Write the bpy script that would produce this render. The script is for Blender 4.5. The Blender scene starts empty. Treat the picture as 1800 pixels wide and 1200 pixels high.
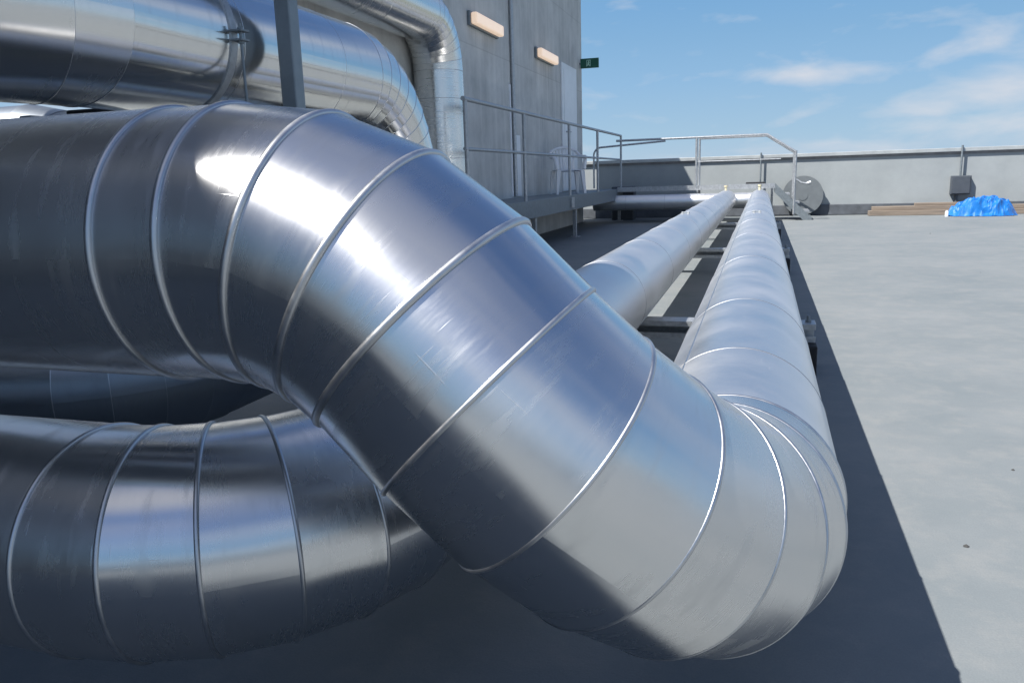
import bpy, bmesh, math, random
from mathutils import Vector, Matrix, noise
random.seed(7)
R_ = math.radians
scn = bpy.context.scene
col = scn.collection
V = Vector

# ------------------------------------------------------------------ materials
def mat(name):
    m = bpy.data.materials.new(name); m.use_nodes = True
    nt = m.node_tree; b = nt.nodes['Principled BSDF']
    return m, nt, b
def N(nt, t, **kw):
    n = nt.nodes.new(t)
    for k, v in kw.items():
        if k in n.inputs.keys(): n.inputs[k].default_value = v
        else: setattr(n, k, v)
    return n
def L(nt, a, b): nt.links.new(a, b)
def ramp(nt, fac, stops):
    r = nt.nodes.new('ShaderNodeValToRGB')
    e = r.color_ramp.elements
    while len(e) < len(stops): e.new(.5)
    for el, (p, c) in zip(e, stops):
        el.position = p; el.color = (*c, 1) if len(c) == 3 else c
    L(nt, fac, r.inputs['Fac']); return r
def mixc(nt, fac, a, b, blend='MIX'):
    m = nt.nodes.new('ShaderNodeMix'); m.data_type = 'RGBA'; m.blend_type = blend
    for s, v in ((0, fac), (6, a), (7, b)):
        if hasattr(v, 'node'): L(nt, v, m.inputs[s])
        elif s == 0: m.inputs[0].default_value = v
        else: m.inputs[s].default_value = (*v, 1)
    return m.outputs[2]
def mrange(nt, v, a, b, c, d):
    m = nt.nodes.new('ShaderNodeMapRange')
    for i, x in enumerate((a, b, c, d)): m.inputs[i + 1].default_value = x
    L(nt, v, m.inputs[0]); return m.outputs[0]
def math_(nt, op, a, b=None):
    m = nt.nodes.new('ShaderNodeMath'); m.operation = op
    for i, v in enumerate((a, b)):
        if v is None: continue
        if hasattr(v, 'node'): L(nt, v, m.inputs[i])
        else: m.inputs[i].default_value = v
    return m.outputs[0]

def cladding(name, base, rough, wob, scr=.5, aniso=.5, smear=1.):
    """rolled sheet aluminium: grain round the girth, hazy patches, scratches, gentle oil canning"""
    m, nt, b = mat(name)
    uv = N(nt, 'ShaderNodeUVMap', uv_map='duct_uv')
    tc = N(nt, 'ShaderNodeTexCoord')
    b.inputs['Metallic'].default_value = 1
    tan = N(nt, 'ShaderNodeTangent', direction_type='UV_MAP', uv_map='duct_uv')
    L(nt, tan.outputs[0], b.inputs['Tangent'])
    b.inputs['Anisotropic'].default_value = aniso; b.inputs['Anisotropic Rotation'].default_value = .25
    at = N(nt, 'ShaderNodeAttribute', attribute_name='gore')
    # patches
    n1 = N(nt, 'ShaderNodeTexNoise', Scale=4.0, Detail=5, Roughness=.6); L(nt, tc.outputs['Object'], n1.inputs['Vector'])
    # grain: stretched along u
    mp = N(nt, 'ShaderNodeMapping'); mp.inputs['Scale'].default_value = (6, 420, 1); L(nt, uv.outputs[0], mp.inputs[0])
    n2 = N(nt, 'ShaderNodeTexNoise', Scale=1.0, Detail=3); L(nt, mp.outputs[0], n2.inputs['Vector'])
    # smears
    mp3 = N(nt, 'ShaderNodeMapping'); mp3.inputs['Scale'].default_value = (5, 26, 1); mp3.inputs['Rotation'].default_value = (0, 0, .5); L(nt, uv.outputs[0], mp3.inputs[0])
    n3 = N(nt, 'ShaderNodeTexNoise', Scale=1.4, Detail=6, Roughness=.65); L(nt, mp3.outputs[0], n3.inputs['Vector'])
    sm = mrange(nt, n3.outputs[0], .52, .75, 0, 1)
    # scratches: short thin strokes at two angles, kept in patches
    n4 = N(nt, 'ShaderNodeTexNoise', Scale=7.0, Detail=2); L(nt, tc.outputs['Object'], n4.inputs['Vector'])
    sc = None
    for ang, sx_, sy_ in ((.45, 14, 300), (-.9, 260, 12)):
        mp4 = N(nt, 'ShaderNodeMapping'); mp4.inputs['Scale'].default_value = (sx_, sy_, 1); mp4.inputs['Rotation'].default_value = (0, 0, ang); L(nt, uv.outputs[0], mp4.inputs[0])
        n6 = N(nt, 'ShaderNodeTexNoise', Scale=1.0, Detail=1.0); L(nt, mp4.outputs[0], n6.inputs['Vector'])
        k = mrange(nt, n6.outputs[0], .70, .76, 0, 1)
        sc = k if sc is None else math_(nt, 'MAXIMUM', sc, k)
    sc = math_(nt, 'MULTIPLY', sc, mrange(nt, n4.outputs[0], .55, .68, 0, scr))
    c1 = mixc(nt, n1.outputs[0], tuple(x * .93 for x in base), base)
    c2 = mixc(nt, math_(nt, 'MULTIPLY', sm, .45 * smear), c1, tuple(x * .72 for x in base))
    c3 = mixc(nt, mrange(nt, at.outputs['Fac'], 0, 1, 0, .5), c2, tuple(x * .9 for x in base))
    L(nt, c3, b.inputs['Base Color'])
    r = math_(nt, 'ADD', mrange(nt, n1.outputs[0], .3, .7, rough * .8, rough * 1.2), math_(nt, 'MULTIPLY', sm, .12 * smear))
    r = math_(nt, 'ADD', r, math_(nt, 'MULTIPLY', n2.outputs[0], .05))
    r = math_(nt, 'ADD', r, math_(nt, 'MULTIPLY', sc, .25))
    r = math_(nt, 'ADD', r, mrange(nt, at.outputs['Fac'], 0, 1, -.02, .04))
    L(nt, r, b.inputs['Roughness'])
    n5 = N(nt, 'ShaderNodeTexNoise', Scale=5.5, Detail=1.5); L(nt, tc.outputs['Object'], n5.inputs['Vector'])
    bp = N(nt, 'ShaderNodeBump', Strength=wob, Distance=.01); L(nt, n5.outputs[0], bp.inputs['Height'])
    bp2 = N(nt, 'ShaderNodeBump', Strength=.03, Distance=.0006); L(nt, n2.outputs[0], bp2.inputs['Height']); L(nt, bp.outputs[0], bp2.inputs['Normal'])
    bp3 = N(nt, 'ShaderNodeBump', Strength=.25, Distance=.001); L(nt, sc, bp3.inputs['Height']); L(nt, bp2.outputs[0], bp3.inputs['Normal'])
    L(nt, bp3.outputs[0], b.inputs['Normal'])
    return m
M = {}
M['alu'] = cladding('aluminium_cladding', (.72, .72, .725), .225, .26, .4, .72)
M['alu_far'] = cladding('aluminium_cladding_weathered', (.78, .785, .79), .40, .012, .6, .0, .2)
M['alu_mid'] = cladding('aluminium_cladding_satin', (.80, .79, .77), .20, .02, .4, .5)
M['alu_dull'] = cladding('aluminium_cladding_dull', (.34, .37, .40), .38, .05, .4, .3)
M['alu_bright'] = cladding('aluminium_cladding_bright', (.76, .755, .74), .10, .06, .3, .6)

def simple(name, c, rough=.6, metal=0., nscale=6., var=.15, bump=.0, emit=None, stretch=(1, 1, 1), c2=None, detail=6):
    m, nt, b = mat(name)
    tc = N(nt, 'ShaderNodeTexCoord')
    mp = N(nt, 'ShaderNodeMapping'); mp.inputs['Scale'].default_value = stretch; L(nt, tc.outputs['Object'], mp.inputs[0])
    n = N(nt, 'ShaderNodeTexNoise', Scale=nscale, Detail=detail, Roughness=.6); L(nt, mp.outputs[0], n.inputs['Vector'])
    f = mrange(nt, n.outputs[0], .3, .7, 0, 1)
    hi = c2 or tuple(min(1, x * (1 + var)) for x in c)
    L(nt, mixc(nt, f, tuple(x * (1 - var) for x in c), hi), b.inputs['Base Color'])
    b.inputs['Metallic'].default_value = metal
    L(nt, mrange(nt, n.outputs[0], .3, .7, max(.03, rough - .07), min(1, rough + .07)), b.inputs['Roughness'])
    if bump:
        bp = N(nt, 'ShaderNodeBump', Strength=bump, Distance=.01); L(nt, n.outputs[0], bp.inputs['Height']); L(nt, bp.outputs[0], b.inputs['Normal'])
    if emit:
        b.inputs['Emission Color'].default_value = (*emit[0], 1); b.inputs['Emission Strength'].default_value = emit[1]
    return m
M['bead'] = simple('seam_aluminium', (.52, .53, .55), .38, 1, 30, .08)
M['galv'] = simple('galvanised_steel', (.42, .44, .46), .5, .75, 40, .2, .05)
M['galv_dark'] = simple('galvanised_steel_dull', (.20, .23, .25), .55, .5, 25, .2, .05)
M['post'] = simple('grey_painted_steel', (.20, .23, .25), .45, .3, 20, .12, .03)
M['rubber'] = simple('black_rubber', (.012, .013, .016), .75, 0, 40, .3, .1)
M['sheet'] = simple('grey_sheet_metal', (.35, .36, .38), .35, .7, 5, .1, .03)
M['wood'] = simple('weathered_timber', (.21, .17, .135), .8, 0, 14, .3, .2, None, (.15, 3, 3))
M['white'] = simple('white_plastic', (.70, .72, .75), .45, 0, 8, .06)
M['lampglass'] = simple('warm_lit_diffuser', (.85, .74, .60), .35, 0, 9, .05, 0, ((1, .70, .48), .24))
M['door'] = simple('pale_grey_door_paint', (.70, .73, .76), .45, 0, 5, .06)
M['roundel'] = simple('grey_disc_paint', (.15, .168, .18), .6, .1, 9, .1)
M['lap'] = simple('dull_lap_edge', (.30, .31, .33), .45, .8, 30, .1)
M['rail'] = simple('dull_galvanised_tube', (.36, .385, .41), .5, .6, 25, .15, .03)
M['green'] = simple('green_sign_face', (.008, .085, .05), .35, 0, 5, .05)
M['pictogram'] = simple('pale_green_pictogram', (.45, .72, .58), .4, 0, 5, .05)
M['box'] = simple('grey_plastic_box', (.065, .076, .092), .5, 0, 12, .1)
M['bitumen'] = simple('dark_bitumen_upstand', (.085, .095, .11), .8, 0, 8, .25, .2)
M['coping'] = simple('grey_metal_coping', (.44, .46, .46), .45, .35, 6, .1)
M['copingdark'] = simple('brown_grey_rail', (.19, .185, .185), .6, 0, 8, .2)
M['darkclad'] = simple('charcoal_cladding', (.11, .115, .12), .6, 0, 6, .15)
M['ground'] = simple('far_ground', (.12, .13, .10), .9, 0, .02, .3)
M['yellow'] = simple('pale_yellow_cap', (.60, .55, .38), .5, 0, 12, .1)
M['dust'] = simple('dark_grit', (.05, .05, .05), .9, 0, 30, .3)

def roof_mat():
    m, nt, b = mat('roof_membrane')
    tc = N(nt, 'ShaderNodeTexCoord')
    n1 = N(nt, 'ShaderNodeTexNoise', Scale=1.1, Detail=9, Roughness=.66); L(nt, tc.outputs['Object'], n1.inputs['Vector'])
    n2 = N(nt, 'ShaderNodeTexNoise', Scale=7, Detail=8, Roughness=.7); L(nt, tc.outputs['Object'], n2.inputs['Vector'])
    n3 = N(nt, 'ShaderNodeTexNoise', Scale=240, Detail=3); L(nt, tc.outputs['Object'], n3.inputs['Vector'])
    mp = N(nt, 'ShaderNodeMapping'); mp.inputs['Scale'].default_value = (1.6, 2.6, 1); L(nt, tc.outputs['Object'], mp.inputs[0])
    n4 = N(nt, 'ShaderNodeTexNoise', Scale=1.6, Detail=7, Roughness=.7); L(nt, mp.outputs[0], n4.inputs['Vector'])
    c = mixc(nt, mrange(nt, n1.outputs[0], .35, .65, 0, 1), (.150, .172, .182), (.198, .212, .217))
    c = mixc(nt, mrange(nt, n2.outputs[0], .48, .70, 0, .5), c, (.245, .245, .235))
    c = mixc(nt, mrange(nt, n4.outputs[0], .5, .72, 0, .28), c, (.122, .142, .156))
    c = mixc(nt, mrange(nt, n3.outputs[0], .3, .7, 0, .3), c, (.12, .132, .142))
    L(nt, c, b.inputs['Base Color']); b.inputs['Roughness'].default_value = .72
    b.inputs['Specular IOR Level'].default_value = .3
    bp = N(nt, 'ShaderNodeBump', Strength=.25, Distance=.002); L(nt, n3.outputs[0], bp.inputs['Height'])
    bp2 = N(nt, 'ShaderNodeBump', Strength=.12, Distance=.02); L(nt, n2.outputs[0], bp2.inputs['Height']); L(nt, bp.outputs[0], bp2.inputs['Normal'])
    L(nt, bp2.outputs[0], b.inputs['Normal'])
    return m
M['roof'] = roof_mat()

def concrete(name, base, dark, light, streak=True, boards=True):
    m, nt, b = mat(name)
    tc = N(nt, 'ShaderNodeTexCoord')
    n1 = N(nt, 'ShaderNodeTexNoise', Scale=1.3, Detail=9, Roughness=.66); L(nt, tc.outputs['Object'], n1.inputs['Vector'])
    c = mixc(nt, mrange(nt, n1.outputs[0], .32, .68, 0, 1), dark, base)
    if streak:
        mp = N(nt, 'ShaderNodeMapping'); mp.inputs['Scale'].default_value = (3.2, 3.2, .16); L(nt, tc.outputs['Object'], mp.inputs[0])
        n2 = N(nt, 'ShaderNodeTexNoise', Scale=1.7, Detail=7, Roughness=.7); L(nt, mp.outputs[0], n2.inputs['Vector'])
        c = mixc(nt, mrange(nt, n2.outputs[0], .48, .70, 0, .7), c, light)
        c = mixc(nt, mrange(nt, n2.outputs[0], .28, .45, .35, 0), c, tuple(x * .7 for x in dark))
    if boards:
        br = N(nt, 'ShaderNodeTexBrick', Scale=1.0); br.offset = .5
        br.inputs['Brick Width'].default_value = 2.4; br.inputs['Row Height'].default_value = 1.2; br.inputs['Mortar Size'].default_value = .008
        br.inputs['Color1'].default_value = (1, 1, 1, 1); br.inputs['Color2'].default_value = (.93, .93, .93, 1); br.inputs['Mortar'].default_value = (.80, .80, .80, 1)
        mp = N(nt, 'ShaderNodeMapping'); mp.inputs['Rotation'].default_value = (R_(90), 0, R_(90)) ; L(nt, tc.outputs['Object'], mp.inputs[0])
        sep = N(nt, 'ShaderNodeSeparateXYZ'); L(nt, tc.outputs['Object'], sep.inputs[0])
        cb = N(nt, 'ShaderNodeCombineXYZ'); L(nt, math_(nt, 'ADD', sep.outputs[0], sep.outputs[1]), cb.inputs[0]); L(nt, sep.outputs[2], cb.inputs[1])
        L(nt, cb.outputs[0], br.inputs['Vector'])
        c = mixc(nt, 1.0, c, br.outputs['Color'], 'MULTIPLY')
    n3 = N(nt, 'ShaderNodeTexNoise', Scale=60, Detail=4); L(nt, tc.outputs['Object'], n3.inputs['Vector'])
    c = mixc(nt, mrange(nt, n3.outputs[0], .35, .65, 0, .2), c, dark)
    L(nt, c, b.inputs['Base Color']); b.inputs['Roughness'].default_value = .85
    bp = N(nt, 'ShaderNodeBump', Strength=.2, Distance=.004); L(nt, n3.outputs[0], bp.inputs['Height']); L(nt, bp.outputs[0], b.inputs['Normal'])
    return m
M['concrete'] = concrete('board_marked_concrete', (.62, .625, .61), (.38, .39, .385), (.64, .64, .62))
M['parapet'] = concrete('rendered_parapet', (.335, .362, .372), (.265, .29, .30), (.385, .40, .405), False, False)

def tarp_mat():
    m, nt, b = mat('blue_tarpaulin')
    tc = N(nt, 'ShaderNodeTexCoord')
    n = N(nt, 'ShaderNodeTexNoise', Scale=9, Detail=4); L(nt, tc.outputs['Object'], n.inputs['Vector'])
    L(nt, mixc(nt, n.outputs[0], (.002, .10, .38), (.006, .175, .54)), b.inputs['Base Color'])
    b.inputs['Roughness'].default_value = .5
    b.inputs['Specular IOR Level'].default_value = .35
    b.inputs['Sheen Weight'].default_value = .1
    bp = N(nt, 'ShaderNodeBump', Strength=.5, Distance=.02); L(nt, n.outputs[0], bp.inputs['Height']); L(nt, bp.outputs[0], b.inputs['Normal'])
    return m
M['tarp'] = tarp_mat()

# ------------------------------------------------------------------ object helpers
def tag(o, label=None, cat=None, group=None, kind=None):
    if label: o['label'] = label
    if cat: o['category'] = cat
    if group: o['group'] = group
    if kind: o['kind'] = kind
    return o
def empty(name, loc, label, cat, group=None):
    o = bpy.data.objects.new(name, None); o.empty_display_size = .1
    col.objects.link(o); o.location = loc
    return tag(o, label, cat, group)
def world_of(o):
    p = V((0, 0, 0))
    while o: p += o.location; o = o.parent
    return p
class MB:
    """collects shapes in world coordinates, builds ONE mesh object"""
    def __init__(s): s.v = []; s.f = []; s.sm = []
    def add(s, vs, fs, smooth=False):
        o = len(s.v); s.v += [tuple(x) for x in vs]
        for f in fs: s.f.append(tuple(i + o for i in f)); s.sm.append(smooth)
        return s
    def box(s, a, b, bev=.0, rot=None, piv=None):
        bm = bmesh.new(); bmesh.ops.create_cube(bm, size=1)
        a = V(a); b = V(b); c = (a + b) / 2; d = b - a
        for v in bm.verts: v.co = V((v.co.x * d.x, v.co.y * d.y, v.co.z * d.z))
        if bev: bmesh.ops.bevel(bm, geom=list(bm.edges), offset=bev, segments=2, profile=.5, affect='EDGES')
        for v in bm.verts:
            p = v.co + c
            if rot is not None: p = rot @ (p - (piv or c)) + (piv or c)
            v.co = p
        bm.verts.ensure_lookup_table()
        s.add([v.co for v in bm.verts], [[v.index for v in f.verts] for f in bm.faces]); bm.free(); return s
    def tube(s, pts, r, n=12, cap=True, smooth=True):
        pts = [V(p) for p in pts]; rings = []
        t0 = (pts[1] - pts[0]).normalized()
        u = t0.cross(V((0, 0, 1))) if abs(t0.z) < .9 else t0.cross(V((1, 0, 0)))
        u.normalize()
        for i, p in enumerate(pts):
            if i == 0: t = t0
            elif i == len(pts) - 1: t = (pts[-1] - pts[-2]).normalized()
            else: t = ((pts[i + 1] - p).normalized() + (p - pts[i - 1]).normalized()).normalized()
            u = (u - t * u.dot(t)).normalized(); w = t.cross(u)
            rr = r[i] if isinstance(r, (list, tuple)) else r
            rings.append([p + (u * math.cos(a) + w * math.sin(a)) * rr for a in [2 * math.pi * k / n for k in range(n)]])
        vs = [q for rg in rings for q in rg]; fs = []
        for i in range(len(rings) - 1):
            for k in range(n):
                fs.append((i * n + k, i * n + (k + 1) % n, (i + 1) * n + (k + 1) % n, (i + 1) * n + k))
        s.add(vs, fs, smooth)
        if cap:
            s.add(rings[0], [tuple(reversed(range(n)))]); s.add(rings[-1], [tuple(range(n))])
        return s
    def prism(s, poly, axis, a, b):
        """extrude 2-D polygon along axis 0/1/2 between a and b"""
        def P(q, t):
            r = list(q); r.insert(axis, t); return r
        n = len(poly)
        vs = [P(q, a) for q in poly] + [P(q, b) for q in poly]
        fs = [tuple(range(n)), tuple(reversed(range(n, 2 * n)))] + [(i, i + n, (i + 1) % n + n, (i + 1) % n) for i in range(n)]
        return s.add(vs, fs)
    def build(s, name, material, parent=None, fixn=True):
        me = bpy.data.meshes.new(name); off = world_of(parent) if parent else V((0, 0, 0))
        me.from_pydata([tuple(V(v) - off) for v in s.v], [], s.f)
        me.polygons.foreach_set('use_smooth', s.sm)
        if fixn:
            bm = bmesh.new(); bm.from_mesh(me); bmesh.ops.recalc_face_normals(bm, faces=bm.faces); bm.to_mesh(me); bm.free()
        me.materials.append(material); me.update()
        o = bpy.data.objects.new(name, me); col.objects.link(o)
        if parent: o.parent = parent
        return o
def recentre(o):
    me = o.data; c = sum((v.co for v in me.vertices), V()) / len(me.vertices)
    c.z = min(v.co.z for v in me.vertices)
    for v in me.vertices: v.co -= c
    o.location = c; return o

# ------------------------------------------------------------------ ducts
SEG = 144
def ring_pts(P, n, T, u, r, seg):
    w = T.cross(u); out = []
    for k in range(seg + 1):
        a = 2 * math.pi * k / seg
        q = P + (u * math.cos(a) + w * math.sin(a)) * r
        out.append(q - T * ((q - P).dot(n) / T.dot(n)))
    return out
def gored(name, rings, R, material, parent, u0, v0=0., seg=SEG, lap=.0014):
    """rings: list of (point, plane normal); straight sheet between successive rings, own vertices per gore"""
    vs = []; fs = []; uvs = []; gv = []
    u = u0.copy(); v = v0; pT = None
    for i in range(len(rings) - 1):
        P0, n0 = rings[i]; P1, n1 = rings[i + 1]
        T = (P1 - P0).normalized()
        if pT is not None: u = pT.rotation_difference(T) @ u
        u = (u - T * u.dot(T)).normalized(); pT = T
        g = random.random(); ln = (P1 - P0).length
        A = ring_pts(P0, n0, T, u, R, seg); B = ring_pts(P1, n1, T, u, R + lap, seg)
        o = len(vs); vs += A + B; s1 = seg + 1
        for k in range(seg): fs.append((o + k, o + k + 1, o + s1 + k + 1, o + s1 + k))
        for k in range(s1): uvs.append((k / seg, v))
        for k in range(s1): uvs.append((k / seg, v + ln))
        gv += [g] * (2 * s1); v += ln
    off = world_of(parent)
    me = bpy.data.meshes.new(name); me.from_pydata([tuple(q - off) for q in vs], [], fs)
    me.polygons.foreach_set('use_smooth', [True] * len(fs))
    ul = me.uv_layers.new(name='duct_uv')
    for lp in me.loops: ul.data[lp.index].uv = uvs[lp.vertex_index]
    at = me.attributes.new('gore', 'FLOAT', 'POINT'); at.data.foreach_set('value', gv)
    me.materials.append(material); me.update()
    o = bpy.data.objects.new(name, me); col.objects.link(o); o.parent = parent
    return o, u, v, pT
def bead(P, n, R, r, parent, seg=96, m_=None):
    n = n.normalized(); u = n.cross(V((0, 0, 1))) if abs(n.z) < .9 else n.cross(V((1, 0, 0))); u.normalize(); w = n.cross(u)
    mb = MB(); vs = []; fs = []; m = 8
    for k in range(seg):
        a = 2 * math.pi * k / seg; d = u * math.cos(a) + w * math.sin(a)
        for j in range(m):
            b = 2 * math.pi * j / m
            vs.append(P + d * (R + .0008 + r * .85 * math.cos(b)) + n * (r * math.sin(b)))
    for k in range(seg):
        for j in range(m):
            fs.append((k * m + j, k * m + (j + 1) % m, ((k + 1) % seg) * m + (j + 1) % m, ((k + 1) % seg) * m + j))
    mb.add(vs, fs, True)
    return mb.build('seam_bead', m_ or M['bead'], parent)
def duct(root, path, rhos, Ns, R, material, bead_r=.0047, seams=None, seam_r=None, seg=SEG, lengthwise=None, mats=None, long_r=None, emats=None, beads=True, open_end=False):
    """root: Empty. path: corner points. Builds straight_section and elbow parts; every seam bead is a child of its part"""
    path = [V(p) for p in path]; seams = seams or {}; seam_r = seam_r or (bead_r if not isinstance(bead_r, (list, tuple)) else bead_r[0]) * .6
    d0 = (path[1] - path[0]).normalized()
    u = d0.cross(V((0, 0, 1))) if abs(d0.z) < .9 else d0.cross(V((1, 0, 0)))
    u.normalize(); v = 0.; start = path[0]; pT = d0; n = len(path)
    parts = []
    for i in range(1, n):
        d = (path[i] - path[i - 1]).normalized()
        if i < n - 1:
            e = (path[i + 1] - path[i]).normalized(); phi = d.angle(e); t = rhos[i - 1] * math.tan(phi / 2)
            end = path[i] - d * t
        else: end = path[i]
        u = pT.rotation_difference(d) @ u
        rings = [(start, d)]; ss = [x for x in seams.get(i - 1, []) if 0 < x < (end - start).length - .01]
        for x in sorted(ss): rings.append((start + d * x, d))
        rings.append((end, d))
        o, u, v, pT = gored('straight_section', rings, R, (mats or {}).get(i - 1, material), root, u, v, seg); parts.append(o)
        if beads:
            for P, nn in rings[1:-1]: bead(P, nn, R, long_r if (long_r and mats and (i - 1) in mats) else seam_r, o, seg * 2 // 3, M['lap'] if (long_r and mats and (i - 1) in mats) else None)
        if lengthwise is not None and i - 1 in lengthwise:
            ang = lengthwise[i - 1]; side = d.cross(V((0, 0, 1))).normalized(); q = side * math.sin(ang) + V((0, 0, 1)) * math.cos(ang)
            MB().tube([start + q * (R + .0004), end + q * (R + .0004)], .0022, 8).build('lengthwise_seam', M['bead'], o)
        if i < n - 1:
            nrm = (e - d * e.dot(d)).normalized(); rho = rhos[i - 1]; cen = end + nrm * rho
            rings = []
            for k in range(Ns[i - 1] + 1):
                a = phi * k / Ns[i - 1]
                rings.append((cen - nrm * rho * math.cos(a) + d * rho * math.sin(a), d * math.cos(a) + nrm * math.sin(a)))
            o, u, v, pT = gored('elbow', rings, R, (emats or {}).get(i - 1, material), root, u, v, seg); parts.append(o)
            if beads:
                for P, nn in rings: bead(P, nn, R, bead_r[i - 1] if isinstance(bead_r, (list, tuple)) else bead_r, o, seg * 2 // 3)
            start = rings[-1][0]
    # closed ends
    for P, dd in ((path[0], path[0] - path[1]), (path[-1], path[-1] - path[-2])):
        dd = dd.normalized(); a = dd.cross(V((0, 0, 1))) if abs(dd.z) < .9 else dd.cross(V((1, 0, 0))); a.normalize(); w = dd.cross(a)
        MB().add([P + (a * math.cos(t) + w * math.sin(t)) * R * .995 for t in [2 * math.pi * k / 64 for k in range(64)]], [tuple(range(64))]).build('end_cap', M['sheet'], root)
    return parts

H = .88; K = .852
def S(x, y, z): return V((K * x, K * y, H + K * (z - H)))
RD = .193 * K
XR = -.036 * K; XL = -.685 * K; ZC = H + K * (.295 - H)
YE = 14.35

# ------------------------------------------------------------------ setting
def sheet(name, x0, y0, x1, y1, z, material, kind):
    o = MB().add([(x0, y0, z), (x1, y0, z), (x1, y1, z), (x0, y1, z)], [(0, 1, 2, 3)]).build(name, material, fixn=False)
    return tag(o, kind=kind)
sheet('ground', -1500, -1500, 1500, 1500, -18, M['ground'], 'structure')
rf = MB().box((-14, -16, -1.0), (16, 16.3, 0)).build('roof', M['roof']); tag(rf, kind='structure')

# parapets -----------------------------------------------------------
WY = 16.0
def parapet(a, b, inward, label):
    a = V(a); b = V(b); d = (b - a).normalized(); n = V(inward)
    t = empty('parapet_wall', ((a.x + b.x) / 2, (a.y + b.y) / 2, 0), label, 'parapet')
    def slab(p0, p1, lo, hi, bev=0.): # offsets along n
        q = [a + n * p0, b + n * p1]
        x0, x1 = sorted((q[0].x, q[1].x)); y0, y1 = sorted((q[0].y, q[1].y))
        return MB().box((x0, y0, lo), (x1, y1, hi), bev)
    slab(0, -.25, 0, 1.06).build('wall', M['parapet'], t)
    slab(.05, -.30, 1.085, 1.15, .006).build('coping', M['coping'], t)
    slab(.018, -.27, 1.04, 1.085).build('coping_drip', M['copingdark'], t)
    slab(.035, .002, .004, .20, .01).build('upstand', M['bitumen'], t)
    return t
parapet((-13.6, WY, 0), (15.7, WY, 0), (0, -1, 0), 'long grey rendered parapet wall with metal coping closing the roof at the back')
parapet((15.7, -15.7, 0), (15.7, WY, 0), (-1, 0, 0), 'grey parapet wall along the right edge of the roof, outside the picture')
parapet((-13.6, -15.7, 0), (15.7, -15.7, 0), (0, 1, 0), 'grey parapet wall behind the camera')

# tower ----------------------------------------------------------------
TX = -3.28; TY0 = 4.6; TY1 = 15.02; TH = 4.33
tw = empty('concrete_tower', (TX - 2, 10, 0), 'grey board marked concrete stair tower behind the raised platform', 'building')
MB().box((TX - 1.0, TY0, 0), (TX, TY1, TH - .06)).build('wall', M['concrete'], tw)
MB().box((TX - 1.03, TY0 - .03, TH - .06), (TX + .03, TY1 + .03, TH)).build('roof_edge', M['coping'], tw)
dr = MB().box((TX, 13.35, .62), (TX + .03, 14.45, 2.74), .006).build('door', M['door'], tw)
MB().box((TX + .03, 13.47, .70), (TX + .036, 14.33, 2.64), .002).build('door_leaf', M['door'], dr)
MB().tube([(TX + .036, 13.56, 1.62), (TX + .09, 13.56, 1.62), (TX + .09, 13.70, 1.62)], .012).build('handle', M['galv'], dr)
MB().tube([(TX + .03, 10.55, .62), (TX + .03, 10.55, TH - .1)], .026, 10).build('conduit', M['galv'], tw)
MB().box((TX, 10.44, .62), (TX + .012, 10.50, 2.1)).box((TX, 10.60, .62), (TX + .02, 10.86, 1.45), .004).build('cover_strip', M['door'], tw)
# unseen block added on the left to throw shade over the near ducts
PX = -2.9; PH = .965 + (2.9 - .60) * 1.88
pr = empty('shade_block', (PX - 2, -2.5, 0), 'tall dark block added unseen left of the camera to shade the near ducts', 'building')
MB().box((PX - 5, -5.5, 0), (PX, .4, PH - .08)).build('wall', M['darkclad'], pr)
MB().box((PX - 5.04, -5.54, PH - .08), (PX + .04, .44, PH)).build('roof_edge', M['coping'], pr)
for y in (-4.2, -2.2):
    lv = MB().box((PX, y - .5, 1.0), (PX + .03, y + .5, 2.2)).build('block_panel', M['galv_dark'], pr)
# air handling unit the near ducts run into
ah = empty('air_handling_unit', (-3.6, 1.1, 0), 'grey sheet metal air handling unit the near ducts run into, outside the picture', 'machine')
MB().box((-4.6, .46, .10), (-2.6, 1.76, 1.75), .01).build('casing', M['darkclad'], ah)
for x in (-4.6, -2.8): MB().box((x, .50, 0), (x + .15, 1.72, .10)).build('base_rail', M['galv_dark'], ah)
MB().box((-4.0, .445, .3), (-3.2, .46, 1.5)).build('access_panel', M['galv'], ah)

# ------------------------------------------------------------------ the big near ducts
d1 = empty('insulated_duct', (XR, 1.2, 0), 'large shiny duct in front, dropping at an angle and becoming the right hand long pipe', 'duct')
C1 = S(-.538, .96, .797); C2 = S(-.036, .96, .295)
ylist = [.34, .95, 2.05, 3.3, 4.55, 5.8, 7.05, 8.3, 9.55, 10.8, 12.05]
t1 = .37 * K * math.tan(R_(22.5))
lenA = (C1 - V((-2.6, C1.y, C1.z))).length
duct(d1, [(-2.6, C1.y, C1.z), C1, C2, (C2.x, YE, C2.z)], [.37 * K, .43 * K], [3, 6], RD, M['alu'],
     seams={0: [lenA - .253 * K - 1.1, lenA - .253 * K], 2: ylist}, bead_r=[.0046, .0032], seam_r=.0042, long_r=.0019, lengthwise={2: -R_(38)}, mats={2: M['alu_far']})
d2 = empty('insulated_duct', (XL, 1.2, 0), 'low shiny duct curving at the lower left and becoming the left hand long pipe', 'duct')
yl = .98 * K
duct(d2, [(-2.6, yl, ZC), (XL, yl, ZC), (XL, YE, ZC)], [.365 * K], [6], RD, M['alu'],
     seams={0: [.5, 1.3], 1: [.55, 1.1, 1.9, 2.9, 3.9, 4.9, 5.9, 6.9, 7.9, 8.9, 9.9, 10.9, 11.9]}, seam_r=.0020, long_r=.0019, bead_r=.0038, lengthwise={1: R_(125)}, mats={1: M['alu_far']})
d3 = empty('insulated_duct', S(-1.8, 2.6, 0), 'shaded low aluminium duct seen in the gap beneath the big horizontal duct', 'duct')
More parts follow.
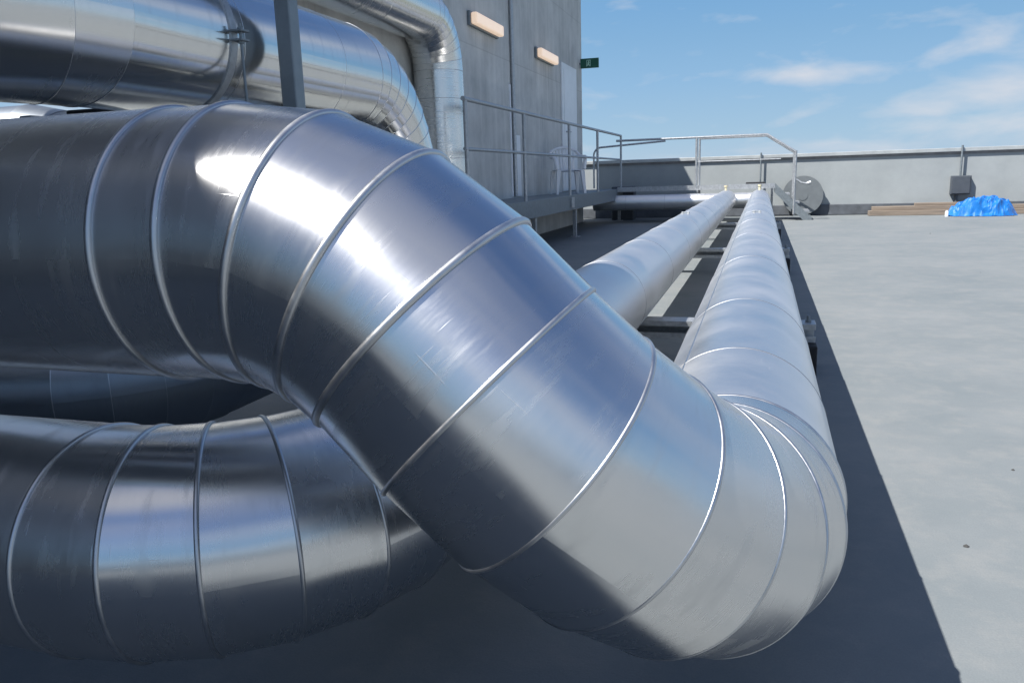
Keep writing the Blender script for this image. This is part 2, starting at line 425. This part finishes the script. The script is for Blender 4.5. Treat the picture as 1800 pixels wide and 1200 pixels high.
a = S(-1.8, 1.75, .295); b_ = S(-1.8, 0, .295); b_.y = 3.2
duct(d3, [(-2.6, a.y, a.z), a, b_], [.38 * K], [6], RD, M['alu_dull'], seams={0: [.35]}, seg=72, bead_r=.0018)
# upper duct: from the left, along the roof, down behind the near duct
d4 = empty('insulated_duct', S(-1.8, 2.6, 0), 'upper mirror bright aluminium duct behind the grey post, bending down behind the near duct', 'duct')
zu = 1.268; RU = .194
A = S(-1.8, 0, 0); A.y = 1.15; B = S(-1.8, 0, 0); B.y = 3.15
duct(d4, [(-2.6, A.y, zu), (A.x, A.y, zu), (B.x, B.y, zu), (B.x, B.y, .0)], [.36, .42], [6, 9], RU, M['alu_bright'], mats={0: M['alu_mid']}, emats={0: M['alu_mid']},
     bead_r=.0022, seam_r=.0014, seams={1: [.40, .95], 2: [.2, .5]})
# second upper duct
d5 = empty('insulated_duct', (-3.1, 5, 0), 'topmost aluminium duct that turns down the concrete tower wall', 'duct')
duct(d5, [(-3.035, .42, 2.37), (-3.035, 7.40, 2.37), (-3.035, 7.40, .0)], [.47], [7], .24, M['alu_mid'], bead_r=.0026, seam_r=.0024,
     seams={0: [2, 4, 5.6], 1: [.0, .26, .82]})
# branch duct far left
d6 = empty('insulated_duct', S(-4.5, 3.0, 0), 'distant duct at the left edge with a strip of sky above it', 'duct')
P6 = V((-2.52, 2.556, 1.06))
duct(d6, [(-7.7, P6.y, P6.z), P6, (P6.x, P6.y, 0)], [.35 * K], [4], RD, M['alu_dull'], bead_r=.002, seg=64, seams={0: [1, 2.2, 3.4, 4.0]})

# clamp rings and supports for the upper duct
def clamp(y, label):
    x = B.x; t = empty('duct_clamp', (x, y, zu), label, 'clamp', 'clamps round the upper duct')
    mb = MB(); seg = 72; prof = [(-.013, .001), (-.013, .005), (.013, .005), (.013, .001)]
    for j in range(3):
        (a0, r0), (a1, r1) = prof[j], prof[j + 1]; vs = []; fs = []
        for k in range(seg):
            th = 2 * math.pi * k / seg; c, s = math.cos(th), math.sin(th)
            vs += [(x + c * (RU + r0), y + a0, zu + s * (RU + r0)), (x + c * (RU + r1), y + a1, zu + s * (RU + r1))]
        for k in range(seg): fs.append((2 * k, 2 * k + 1, (2 * k + 3) % (2 * seg), (2 * k + 2) % (2 * seg)))
        mb.add(vs, fs, j != 1)
    mb.build('clamp_band', M['galv'], t)
    xr = x + RU + .006
    MB().box((xr - .006, y - .018, zu + .006), (xr + .034, y + .018, zu + .011), .001).build('clamp_ear', M['galv_dark'], t)
    MB().box((xr - .006, y - .018, zu - .017), (xr + .034, y + .018, zu - .012), .001).build('clamp_ear', M['galv_dark'], t)
    MB().tube([(xr + .018, y, zu + .028), (xr + .018, y, zu - .24)], .004, 10).build('threaded_rod', M['galv_dark'], t)
    for dz in (.011, -.023):
        MB().tube([(xr + .018, y, zu + dz), (xr + .018, y, zu + dz + .006)], .008, 6, True, False).build('nut', M['galv_dark'], t)
    return t
clamp(1.86, 'galvanised clamp ring with bolt and rod round the upper duct, left of the grey post')
bk = empty('duct_support', (-2.1, 2.12, 0), 'dark support block and rail under the upper duct at the far left', 'bracket')
MB().box((-2.14, 2.06, 1.09), (-2.00, 2.2, 1.135), .006).build('pad', M['rubber'], bk)
MB().box((-2.36, 2.08, 1.068), (-2.31, 2.14, 1.13), .004).build('clip', M['galv_dark'], bk)
MB().box((-2.50, 2.08, 1.02), (-1.55, 2.16, 1.068), .003).build('beam', M['galv_dark'], bk)
MB().box((-2.45, 2.09, 0), (-2.40, 2.14, 1.02)).build('leg', M['galv_dark'], bk)

# grey post
pp = V((-1.28, 2.03, 0))
po = empty('support_post', (pp.x, pp.y, 0), 'square grey steel post rising in front of the upper duct', 'post')
MB().box((pp.x - .024, pp.y - .024, .012), (pp.x + .024, pp.y + .024, 2.3), .004).build('shaft', M['post'], po)
MB().box((pp.x - .08, pp.y - .08, 0), (pp.x + .08, pp.y + .08, .012), .002).build('base_plate', M['post'], po)
MB().box((pp.x - .6, pp.y - .024, 2.3), (pp.x + .024, pp.y + .024, 2.36), .004).build('arm', M['post'], po)
# added, unseen gantry over the ducts, keeping open sky out of their reflections
gy = empty('overhead_blocker', (-2.1, 1.1, 2.36), 'unseen grey gantry carried above the near ducts, outside the picture', 'blocker')
MB().box((-2.9, .42, 2.40), (pp.x + .02, 2.06, 2.43)).build('deck', M['galv'], gy)
for y in (.42, 2.01): MB().box((-2.9, y, 2.361), (pp.x + .02, y + .05, 2.399)).build('edge_beam', M['galv'], gy)

# ------------------------------------------------------------------ beams under the long pipes
def beam(y, first, label):
    zt = ZC - RD - .002; zb = .135
    t = empty('support_beam', ((XL + XR) / 2, y, 0), label, 'beam', 'steel channel beams under the two long pipes')
    x0 = XL - .34; x1 = .245; w = .055
    # C channel open towards the camera
    MB().box((x0, y - w, zt - .006), (x1, y + w, zt)).box((x0, y + w - .006, zb), (x1, y + w, zt - .006)).box((x0, y - w, zb), (x1, y + w - .006, zb + .006)) \
        .box((x0, y - w, zt - .024), (x1, y - w + .005, zt - .006)).box((x0, y - w, zb + .006), (x1, y - w + .005, zb + .026)).build('channel', M['galv'], t)
    for x in (x0 + .045, x1 - .04):
        MB().box((x - .04, y - .13, 0), (x + .045, y + .13, zb - .002), .006).build('rubber_foot', M['rubber'], t)
    for x in (x1 - .03, x0 + .04):
        MB().tube([(x, y, zt), (x, y, zt + .012)], .014, 6, True, False).tube([(x, y, zt + .012), (x, y, zt + .03)], .007, 10).build('bolt', M['galv_dark'], t)
    return t
for i, (y, l) in enumerate(((3.62, 'nearest steel channel beam under the two long pipes, black foot showing on the right'),
              (7.1, 'second steel channel beam under the long pipes, counted from the camera'),
              (10.6, 'third and last visible steel channel beam under the long pipes'))):
    beam(y, i == 0, l)
# clip pairs on top of the long pipes
def clip(x, y, label):
    t = empty('pipe_clip', (x, y, ZC + RD), label, 'clip', 'bolted clips on top of the long pipes')
    for dx in (-.022, .022):
        MB().box((x + dx - .008, y - .012, ZC + RD - .002), (x + dx + .008, y + .012, ZC + RD + .018), .002).build('lug', M['galv'], t)
    MB().tube([(x - .034, y, ZC + RD + .011), (x + .034, y, ZC + RD + .011)], .004, 8).build('bolt', M['galv_dark'], t)
clip(XL, 6.55, 'small bolted clip on top of the left hand long pipe')
clip(XR, 6.55, 'small bolted clip on top of the right hand long pipe')

# header pipe across the far end
hd = empty('header_pipe', (-1.2, YE + .1, 0), 'bright aluminium pipe lying crosswise where the two long pipes end', 'pipe')
duct(hd, [(-2.95, YE + .1, ZC - .02), (.10, YE + .1, ZC - .02)], [], [], .135, M['alu_far'], seams={0: [.6, 1.3, 2.0]}, seg=64, seam_r=.003)
for x in (-1.25, -.25):
    MB().box((x - .03, YE + .05, 0), (x + .03, YE + .15, ZC - .02 - .13)).build('stand', M['galv'], hd)
for x, l in ((XL, 'pale cap stub standing at the far end of the left hand long pipe'), (XR, 'pale cap stub standing at the far end of the right hand long pipe')):
    o = MB().tube([(x, YE - .25, ZC + RD - .01), (x, YE - .25, ZC + RD + .06)], .02, 12).tube([(x, YE - .25, ZC + RD + .06), (x, YE - .25, ZC + RD + .085)], .032, 12).build('vent_cap', M['yellow'])
    tag(recentre(o), l, 'cap', 'cap stubs at the far ends of the long pipes')

# ------------------------------------------------------------------ platform along the tower and the step-over
FX = -2.55
pl = empty('raised_platform', (-2.9, 11, 0), 'raised steel walkway with railing along the concrete tower', 'walkway')
MB().box((TX + .005, 6.75, .572), (FX - .035, 15.1, .60)).build('deck', M['galv_dark'], pl)
MB().box((FX - .03, 6.75, .405), (FX + .02, 15.1, .61), .004).build('edge_beam', M['galv_dark'], pl)
for y in (7.0, 9.1, 11.26, 15.05):
    lg = MB().box((FX - .06, y - .03, .012), (FX - .01, y + .03, .40), .003).build('leg', M['galv'], pl)
    MB().box((FX - .10, y - .07, 0), (FX + .03, y + .07, .012)).build('foot_plate', M['galv'], lg)
for y in (6.8, 8.64, 10.83, 12.81, 15.05):
    MB().tube([(FX, y, .61), (FX, y, 1.57)], .02, 12).build('rail_post', M['rail'], pl)
MB().tube([(FX, 6.75, 1.578), (FX, 15.05, 1.578)], .021, 12).build('handrail', M['rail'], pl)
MB().tube([(FX, 6.75, 1.144), (FX, 15.05, 1.144)], .016, 12).build('mid_rail', M['rail'], pl)
MB().box((FX + .02, 10.75, .44), (FX + .05, 10.9, .58), .003).build('joint_plate', M['galv'], pl)

st = empty('step_over', (-.5, 14.9, 0), 'steel step over stair with handrails crossing the two long pipes at the far end', 'stair')
ys0, ys1 = 14.55, 15.25
MB().box((FX + .02, ys0, .575), (.22, ys1, .605)).build('deck', M['galv'], st)
MB().box((FX + .02, ys0 - .012, .555), (.22, ys0, .64)).build('edge_plate', M['galv'], st)
for x in (-1.11, .18):
    MB().box((x - .02, ys1 - .05, 0), (x + .02, ys1 - .01, .575)).build('leg', M['galv'], st)
a0 = math.atan2(.56, .58)
for y in (ys0 - .01, ys1 - .03):
    MB().prism([(.22, .64), (.22, .48), (.70, .0), (.84, .0), (.84, .04)], 1, y, y + .03).build('stringer', M['galv_dark'], st)
for k in range(3):
    zz = .44 - k * .15; xx = .30 + k * .165
    MB().box((xx, ys0 + .03, zz), (xx + .17, ys1 - .035, zz + .025)).build('tread', M['galv'], st)
def rail_side(y, z0, xl, name='handrail'):
    MB().tube([(xl, y, z0), (.06, y, z0), (.54, y, z0 - .31)], .020, 12).build('handrail', M['galv'], st)
rail_side(ys0, 1.468, FX)
MB().tube([(-1.12, ys1, 1.47), (.06, ys1, 1.47), (.54, ys1, 1.16)], .018, 12).build('handrail', M['galv'], st)
for x, y, zb, zt in ((-1.12, ys0, .6, 1.47), (-1.12, ys1, .6, 1.47), (.54, ys0, .10, 1.18), (.54, ys1, .10, 1.18)):
    MB().tube([(x, y, zb), (x, y, zt)], .021, 12).build('rail_post', M['galv'], st)
MB().tube([(-1.12, ys0, 1.05), (.30, ys0, 1.05)], .010, 8).build('mid_rail', M['galv'], st)
MB().tube([(.56, ys0, .70), (.64, ys0 - .01, .64), (.74, ys0 - .02, .62)], .018, 10).tube([(.74, ys0 - .02, .62), (.80, ys0 - .02, .64)], .034, 10).build('hook', M['galv'], st)
# looped handrail by the tower
hr = [(-3.12, 15.3, .62)]
for k in range(9):
    a = R_(180 - 90 * k / 8); hr.append((-2.97 + .15 * math.cos(a), 15.3, 1.24 + .15 * math.sin(a)))
hr.append((-1.75, 15.3, 1.46))
o = MB().tube(hr, .018, 12).build('looped_rail', M['galv']); tag(recentre(o), 'bent grey tube rail with rounded corner beyond the tower corner', 'rail')
# rubber mat on the step over
o = MB().box((-.27, ys0 + .06, .606), (.06, ys0 + .4, .665), .01).build('rubber_mat', M['rubber']); tag(recentre(o), 'black mat folded on the deck of the step over stair', 'mat')

# ------------------------------------------------------------------ tower fittings
def lamp(y, label):
    t = empty('bulkhead_lamp', (TX, y, 2.6), label, 'lamp', 'lamps on the concrete tower wall')
    MB().box((TX + .002, y - .52, 2.60), (TX + .04, y + .52, 2.76), .008).build('back_plate', M['galv_dark'], t)
    MB().box((TX + .04, y - .50, 2.615), (TX + .12, y + .50, 2.745), .02).build('diffuser', M['lampglass'], t)
lamp(9.45, 'nearer long wall lamp high on the concrete tower, warm lit'); lamp(12.28, 'farther long wall lamp on the concrete tower, towards its corner')
sg = empty('exit_sign', (TX + .3, 14.85, 2.86), 'green exit sign with pale running figure sticking out from the tower corner', 'sign')
sx = TX + .02
MB().box((sx, 14.83, 2.80), (sx + .34, 14.87, 2.97), .004).build('panel', M['green'], sg)
px = sx + .17; pz = 2.885; yf = 14.826
pm = MB()
pm.box((px - .055, yf, pz - .06), (px - .047, yf + .003, pz + .055)).box((px - .055, yf, pz + .047), (px + .02, yf + .003, pz + .055)).box((px + .012, yf, pz - .06), (px + .02, yf + .003, pz + .047))
pm.tube([(px - .012, yf, pz + .032), (px - .012, yf + .003, pz + .032)], .011, 16)
def limb(a, b, w):
    a = V((a[0], 0, a[1])); b = V((b[0], 0, b[1])); d = (b - a).normalized(); q = V((-d.z, 0, d.x)) * w
    pts = [a + q, b + q, b - q, a - q]
    pm.add([(px + p.x, yf - .0005, pz + p.z) for p in pts] + [(px + p.x, yf + .003, pz + p.z) for p in pts], [(0, 1, 2, 3), (7, 6, 5, 4), (0, 4, 5, 1), (1, 5, 6, 2), (2, 6, 7, 3), (3, 7, 4, 0)])
limb((-.014, .018), (-.022, -.018), .010); limb((-.022, -.018), (.0, -.034), .007); limb((0, -.034), (-.008, -.056), .006); limb((-.022, -.018), (-.045, -.046), .006)
limb((-.012, .014), (.006, -.002), .005); limb((-.016, .014), (-.036, .0), .005)
pm.build('pictogram', M['pictogram'], sg)
MB().box((TX - .0, 14.835, 2.87), (sx, 14.865, 2.90)).build('bracket', M['galv_dark'], sg)
# white plastic garden chair on the platform
ch = empty('plastic_chair', (-2.86, 12.0, .6), 'white plastic garden chair with armrests standing on the platform by the pale door', 'chair')
ca, sa = math.cos(R_(28)), math.sin(R_(28))
def cw(x, y, z):
    x, y, z = x * .84, y * .84, z * .86
    return V((-2.86 + x * ca - y * sa, 12.0 + x * sa + y * ca, .601 + z))
def bar(a, b, w0, d0_, w1, d1_):
    """tapered leg-like bar from a (w0 x d0) to b (w1 x d1) in chair space"""
    vs = [cw(a[0] + sx * w0, a[1] + sy * d0_, a[2]) for sx, sy in ((-1, -1), (1, -1), (1, 1), (-1, 1))] + [cw(b[0] + sx * w1, b[1] + sy * d1_, b[2]) for sx, sy in ((-1, -1), (1, -1), (1, 1), (-1, 1))]
    return vs, [(3, 2, 1, 0), (4, 5, 6, 7), (0, 1, 5, 4), (1, 2, 6, 5), (2, 3, 7, 6), (3, 0, 4, 7)]
for sx in (-1, 1):
    for y0, y1 in ((-.25, -.20), (.26, .20)):
        MB().add(*bar((sx * .26, y0, 0), (sx * .22, y1, .42), .020, .020, .038, .036)).build('leg', M['white'], ch)
mb = MB(); n = 10; vs = []; fs = []
for i in range(n + 1):
    for k in range(n + 1):
        x = -.24 + .48 * i / n; y = -.23 + .46 * k / n
        z = .43 - .022 * (1 - (x / .24) ** 2) * (1 - (y / .23) ** 2) - (.02 if y < -.2 else 0)
        vs.append(cw(x, y, z))
for i in range(n):
    for k in range(n): fs.append((i * (n + 1) + k, (i + 1) * (n + 1) + k, (i + 1) * (n + 1) + k + 1, i * (n + 1) + k + 1))
m_ = len(vs); vs += [v - V((0, 0, .018)) for v in vs]; fs += [tuple(q + m_ for q in reversed(f_)) for f_ in fs]
mb.add(vs, fs, True).build('seat', M['white'], ch)
bk_ = MB()
for k in range(7):      # back slats between a curved top rail and the seat
    x = -.165 + .055 * k; lean = .05 + .02 * (x / .2) ** 2
    bk_.add(*bar((x, .21, .43), (x * 1.12, .30 - lean * .4, .80 - .6 * x * x), .017, .007, .019, .007))
pts = [(-.25 + .05 * q, .285 - .25 * (-.25 + .05 * q) ** 2, .82 - 1.1 * (-.25 + .05 * q) ** 2) for q in range(11)]
bk_.tube([cw(*p) for p in pts], .024, 10)
bk_.build('backrest', M['white'], ch)
for sx in (-1, 1):
    MB().tube([cw(sx * .25, .27, .74), cw(sx * .28, .20, .67), cw(sx * .295, .02, .645), cw(sx * .29, -.16, .64), cw(sx * .275, -.22, .60), cw(sx * .25, -.225, .43)], [.022, .028, .030, .030, .030, .030], 10).build('armrest', M['white'], ch)
o = MB().box((-2.78, 15.3, 0), (-2.35, 15.62, .64), .02).build('control_box', M['box']); tag(recentre(o), 'dark box low beside the back wall beyond the platform end', 'box')

# ------------------------------------------------------------------ things at the back wall
t = empty('wall_disc', (.74, WY - .08, 0), 'round grey disc standing against the back parapet beside the step over stair', 'roundel')  # round disc standing in for a dark arc on the wall
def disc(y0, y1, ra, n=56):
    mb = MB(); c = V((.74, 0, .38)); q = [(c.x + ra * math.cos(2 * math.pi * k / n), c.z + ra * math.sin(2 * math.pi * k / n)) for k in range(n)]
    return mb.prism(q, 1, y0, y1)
disc(WY - .052, WY - .040, .36).build('flange', M['roundel'], t)
disc(WY - .150, WY - .138, .36).build('flange', M['roundel'], t)
disc(WY - .156, WY - .150, .09).build('hub', M['roundel'], t)
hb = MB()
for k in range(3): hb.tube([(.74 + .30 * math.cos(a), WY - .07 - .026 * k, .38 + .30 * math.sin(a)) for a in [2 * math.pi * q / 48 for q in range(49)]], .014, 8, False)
hb.build('ring_tubes', M['galv_dark'], t)
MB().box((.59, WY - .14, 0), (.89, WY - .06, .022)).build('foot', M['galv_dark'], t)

jx = 3.38
jb = empty('junction_box', (jx, WY, .4), 'grey junction box hanging on the back parapet above the tarpaulin', 'box')
MB().box((jx - .16, WY - .10, .335), (jx + .16, WY - .002, .665), .012).build('body', M['box'], jb)
MB().box((jx - .14, WY - .108, .355), (jx + .14, WY - .10, .645), .003).build('cover', M['box'], jb)
MB().tube([(jx - .02, WY - .075, .665), (jx - .02, WY - .075, 1.19)], .018, 10).build('conduit', M['galv_dark'], jb)
MB().tube([(jx - .05, WY - .03, .202), (jx - .05, WY - .03, .335)], .022, 10).build('conduit', M['box'], jb)
o = MB().tube([(-.03, WY - .075, .62), (-.03, WY - .075, 1.19)], .016, 10).build('wall_conduit', M['galv_dark']); tag(recentre(o), 'thin upright conduit on the back parapet behind the step over stair', 'conduit')

def plank(x0, x1, y, z, w, h, label, rz=0.):
    bm = MB(); n = 14
    for k in range(1):
        bm.box((x0, y - w / 2, z), (x1, y + w / 2, z + h), .006, Matrix.Rotation(rz, 3, 'Z'))
    o = bm.build('timber_plank', M['wood']); return tag(recentre(o), label, 'plank', 'timber planks along the back parapet')
plank(1.86, 4.9, 15.62, .0, .20, .09, 'long weathered plank lying lowest at the back parapet, left of the tarpaulin', .006)
plank(1.92, 4.6, 15.66, .091, .18, .07, 'weathered plank lying on the lowest plank, its left end flush', -.004)
plank(2.62, 3.5, 15.70, .162, .10, .05, 'short tan batten on top of the planks, left of the tarpaulin', .0)

# tarpaulin heap
def tarp():
    bm = bmesh.new(); nx, ny = 46, 30
    X0, X1, Y0, Y1 = 3.04, 4.10, 14.88, 15.52
    cx, cy = (X0 + X1) / 2, (Y0 + Y1) / 2; hx, hy = (X1 - X0) / 2, (Y1 - Y0) / 2
    grid = []
    for j in range(ny + 1):
        row = []
        for i in range(nx + 1):
            u = -1 + 2 * i / nx; v = -1 + 2 * j / ny
            rr = math.sqrt(u * u + v * v * .95)
            # squash the square to a rounded patch
            k = max(abs(u), abs(v)); s = (k / math.hypot(u, v)) if rr > 0 else 1
            ang = math.atan2(v, u); edge = 1 + .07 * noise.noise(V((math.cos(ang) * 2.2, math.sin(ang) * 2.2, 3.)))
            x = u * s ** .75 * edge; y = v * s ** .75 * edge
            r = min(1, math.hypot(x, y))
            prof = (1 - r ** 3.2)
            p = V((x * 2.1, y * 1.7, 0))
            ridge = 0; amp = 1; q = p * .95
            for o in range(3):
                w = noise.noise(q + V((7.3 * o, 2.1, 1.7))); ridge += amp * (1 - 2.4 * abs(w)); amp *= .52; q = q * 2.05
            lump = .78 + .16 * math.exp(-((x + .25) ** 2) * 5) + .20 * math.exp(-((x - .42) ** 2) * 9) - .10 * math.exp(-((x - .12) ** 2) * 30)
            z = .235 * prof * lump + .080 * ridge * min(1, prof * 2.5 + .10)
            z = max(z, .006 + .012 * abs(noise.noise(p * 4)))
            row.append(bm.verts.new((cx + x * hx + .03 * noise.noise(p * 3 + V((9, 0, 0))), cy + y * hy + .03 * noise.noise(p * 3), z)))
        grid.append(row)
    for j in range(ny):
        for i in range(nx):
            bm.faces.new((grid[j][i], grid[j][i + 1], grid[j + 1][i + 1], grid[j + 1][i]))
    bmesh.ops.recalc_face_normals(bm, faces=bm.faces)
    me = bpy.data.meshes.new('tarpaulin'); bm.to_mesh(me); bm.free()
    me.polygons.foreach_set('use_smooth', [False] * len(me.polygons)); me.materials.append(M['tarp'])
    o = bpy.data.objects.new('tarpaulin', me); col.objects.link(o); return recentre(o)
tag(tarp(), 'crumpled bright blue tarpaulin heaped on the roof by the back parapet', 'tarpaulin')
o = MB().tube([(3.02, 15.05, .0), (3.02, 15.05, .08), (3.02, 15.05, .10)], [.028, .028, .012], 14).build('white_bottle', M['white']); tag(recentre(o), 'small white bottle at the left end of the blue tarpaulin', 'bottle')
# a few bits of grit on the membrane
gm = MB()
for k in range(14):
    x = random.uniform(.4, 4.2); y = random.uniform(1.4, 12); r = random.uniform(.003, .008) * (1.2 if k else 2)
    if k == 0: x, y, r = .485, 1.93, .007
    vs = [(x + r * random.uniform(.6, 1.2) * math.cos(t), y + r * random.uniform(.6, 1.2) * math.sin(t), .001) for t in [k2 * 1.2566 for k2 in range(5)]] + [(x, y, r * .9)]
    gm.add(vs, [(0, 1, 5), (1, 2, 5), (2, 3, 5), (3, 4, 5), (4, 0, 5)])
o = gm.build('roof_grit', M['dust']); tag(o, 'scattered dark grit on the pale roof membrane', 'grit', None, 'stuff')

# ------------------------------------------------------------------ light
sv = V((-1 / 1.88, -.48, 1)).normalized()
elev = math.asin(sv.z); az = math.atan2(sv.x, sv.y)     # az measured from +Y towards +X
sun = bpy.data.lights.new('sun', 'SUN'); sun.energy = 3.9; sun.angle = R_(.53); sun.color = (1, .965, .91)
so = bpy.data.objects.new('sun', sun); col.objects.link(so); so.rotation_euler = sv.to_track_quat('Z', 'Y').to_euler(); so.location = sv * 30

w = bpy.data.worlds.new('World'); scn.world = w; w.use_nodes = True
nt = w.node_tree; nt.nodes.clear()
out = nt.nodes.new('ShaderNodeOutputWorld'); bg = nt.nodes.new('ShaderNodeBackground'); L(nt, bg.outputs[0], out.inputs[0])
sky = nt.nodes.new('ShaderNodeTexSky'); sky.sky_type = 'NISHITA'; sky.sun_disc = False
sky.sun_elevation = elev; sky.sun_rotation = az
sky.altitude = 50; sky.air_density = 1.0; sky.dust_density = .1; sky.ozone_density = 1.6
tc = nt.nodes.new('ShaderNodeTexCoord')
sep = nt.nodes.new('ShaderNodeSeparateXYZ'); L(nt, tc.outputs['Generated'], sep.inputs[0])
el = math_(nt, 'MULTIPLY', math_(nt, 'ARCSINE', sep.outputs[2]), 57.2958)
azi = math_(nt, 'MULTIPLY', math_(nt, 'ARCTAN2', sep.outputs[0], sep.outputs[1]), 57.2958)
lo = ramp(nt, mrange(nt, el, 0, 12, 0, 1), [(0, (.63, .80, .98)), (.2, (.51, .76, .99)), (.5, (.39, .67, .99)), (.95, (.255, .54, .90))])
lo5 = mixc(nt, 1.0, lo.outputs[0], (5, 5, 5), 'MULTIPLY')
deep = mixc(nt, 1.0, sky.outputs[0], (.68, .80, .97), 'MULTIPLY')
sk = mixc(nt, mrange(nt, el, 9, 30, 0, 1), lo5, deep)
# high thin overcast patches overhead and behind
zc = math_(nt, 'ADD', math_(nt, 'MAXIMUM', sep.outputs[2], 0.), .12)
cb = nt.nodes.new('ShaderNodeCombineXYZ')
L(nt, math_(nt, 'DIVIDE', sep.outputs[0], zc), cb.inputs[0]); L(nt, math_(nt, 'DIVIDE', sep.outputs[1], zc), cb.inputs[1])
mp = nt.nodes.new('ShaderNodeMapping'); mp.inputs['Scale'].default_value = (.50, .95, 1); mp.inputs['Location'].default_value = (1.3, .4, 0); mp.inputs['Rotation'].default_value = (0, 0, .35)
L(nt, cb.outputs[0], mp.inputs[0])
cn = N(nt, 'ShaderNodeTexNoise', Scale=1.1, Detail=9, Roughness=.58, Distortion=.35); L(nt, mp.outputs[0], cn.inputs['Vector'])
cm = math_(nt, 'MULTIPLY', mrange(nt, cn.outputs[0], .44, .68, 0, .82), mrange(nt, el, 11, 22, 0, 1))
# wisps low over the back parapet
ce = nt.nodes.new('ShaderNodeCombineXYZ'); L(nt, math_(nt, 'MULTIPLY', azi, .22), ce.inputs[0]); L(nt, math_(nt, 'MULTIPLY', el, .62), ce.inputs[1])
mpw = nt.nodes.new('ShaderNodeMapping'); mpw.inputs['Rotation'].default_value = (0, 0, -.22); L(nt, ce.outputs[0], mpw.inputs[0])
wn = N(nt, 'ShaderNodeTexNoise', Scale=.95, Detail=7, Roughness=.52, Distortion=.3); L(nt, mpw.outputs[0], wn.inputs['Vector'])
blobs = None
for (a0_, e0_, wa, we, k, tilt) in ((1.6, 6.1, 3.6, .75, .95, -.05), (5.8, 6.2, 3.4, .6, .80, 0.), (12.6, 4.0, 4.6, 1.0, 1.15, .10), (11.5, 6.9, 4.2, .8, .85, .22), (12.5, 2.2, 7, 1.0, .8, .0),
                                (2.0, 3.3, 2.0, .5, .7, .2), (18, 5.5, 5, 2.2, 1.0, .15), (5, 1.2, 9, .7, .6, 0), (-60, 7, 22, 4, .9, 0), (70, 7, 30, 4, 1, .02), (150, 6, 40, 3.5, 1, 0), (-140, 6, 30, 3, 1, 0)):
    da = math_(nt, 'SUBTRACT', azi, a0_)
    de = math_(nt, 'SUBTRACT', math_(nt, 'SUBTRACT', el, e0_), math_(nt, 'MULTIPLY', da, tilt))
    qa = math_(nt, 'DIVIDE', da, wa); qe = math_(nt, 'DIVIDE', de, we)
    g = math_(nt, 'POWER', 2.718, math_(nt, 'MULTIPLY', math_(nt, 'ADD', math_(nt, 'MULTIPLY', qa, qa), math_(nt, 'MULTIPLY', qe, qe)), -1.))
    g = math_(nt, 'MULTIPLY', g, k)
    blobs = g if blobs is None else math_(nt, 'MAXIMUM', blobs, g)
wm = mrange(nt, math_(nt, 'ADD', math_(nt, 'MULTIPLY', blobs, .42), wn.outputs[0]), .57, 1.06, 0, .80)
cmx = math_(nt, 'MAXIMUM', cm, wm)
mx = mixc(nt, cmx, sk, (4.9, 4.95, 5.25))
L(nt, mx, bg.inputs['Color'])
bg.inputs['Strength'].default_value = .065

# ------------------------------------------------------------------ camera
f = 1373.
def cn_(v): return V(v).normalized()
Yc = cn_((1340 - 900, 298 - 600, f)); dd = V((1, -.0316, 0)); Zc = Yc.cross(dd).normalized()
if Zc.y > 0: Zc = -Zc
Xc = Yc.cross(Zc)
cam = bpy.data.cameras.new('camera'); co = bpy.data.objects.new('camera', cam); col.objects.link(co)
right = V((Xc.x, Yc.x, Zc.x)); up = -V((Xc.y, Yc.y, Zc.y)); back = -V((Xc.z, Yc.z, Zc.z))
m = Matrix((right, up, back)).transposed().to_4x4(); m.translation = V((0, 0, H)); co.matrix_world = m
cam.sensor_width = 36; cam.lens = f / 1800 * 36; cam.clip_start = .02; cam.clip_end = 5000
scn.camera = co
scn.view_settings.view_transform = 'Standard'; scn.view_settings.look = 'None'; scn.view_settings.exposure = 1.2; scn.view_settings.gamma = 1
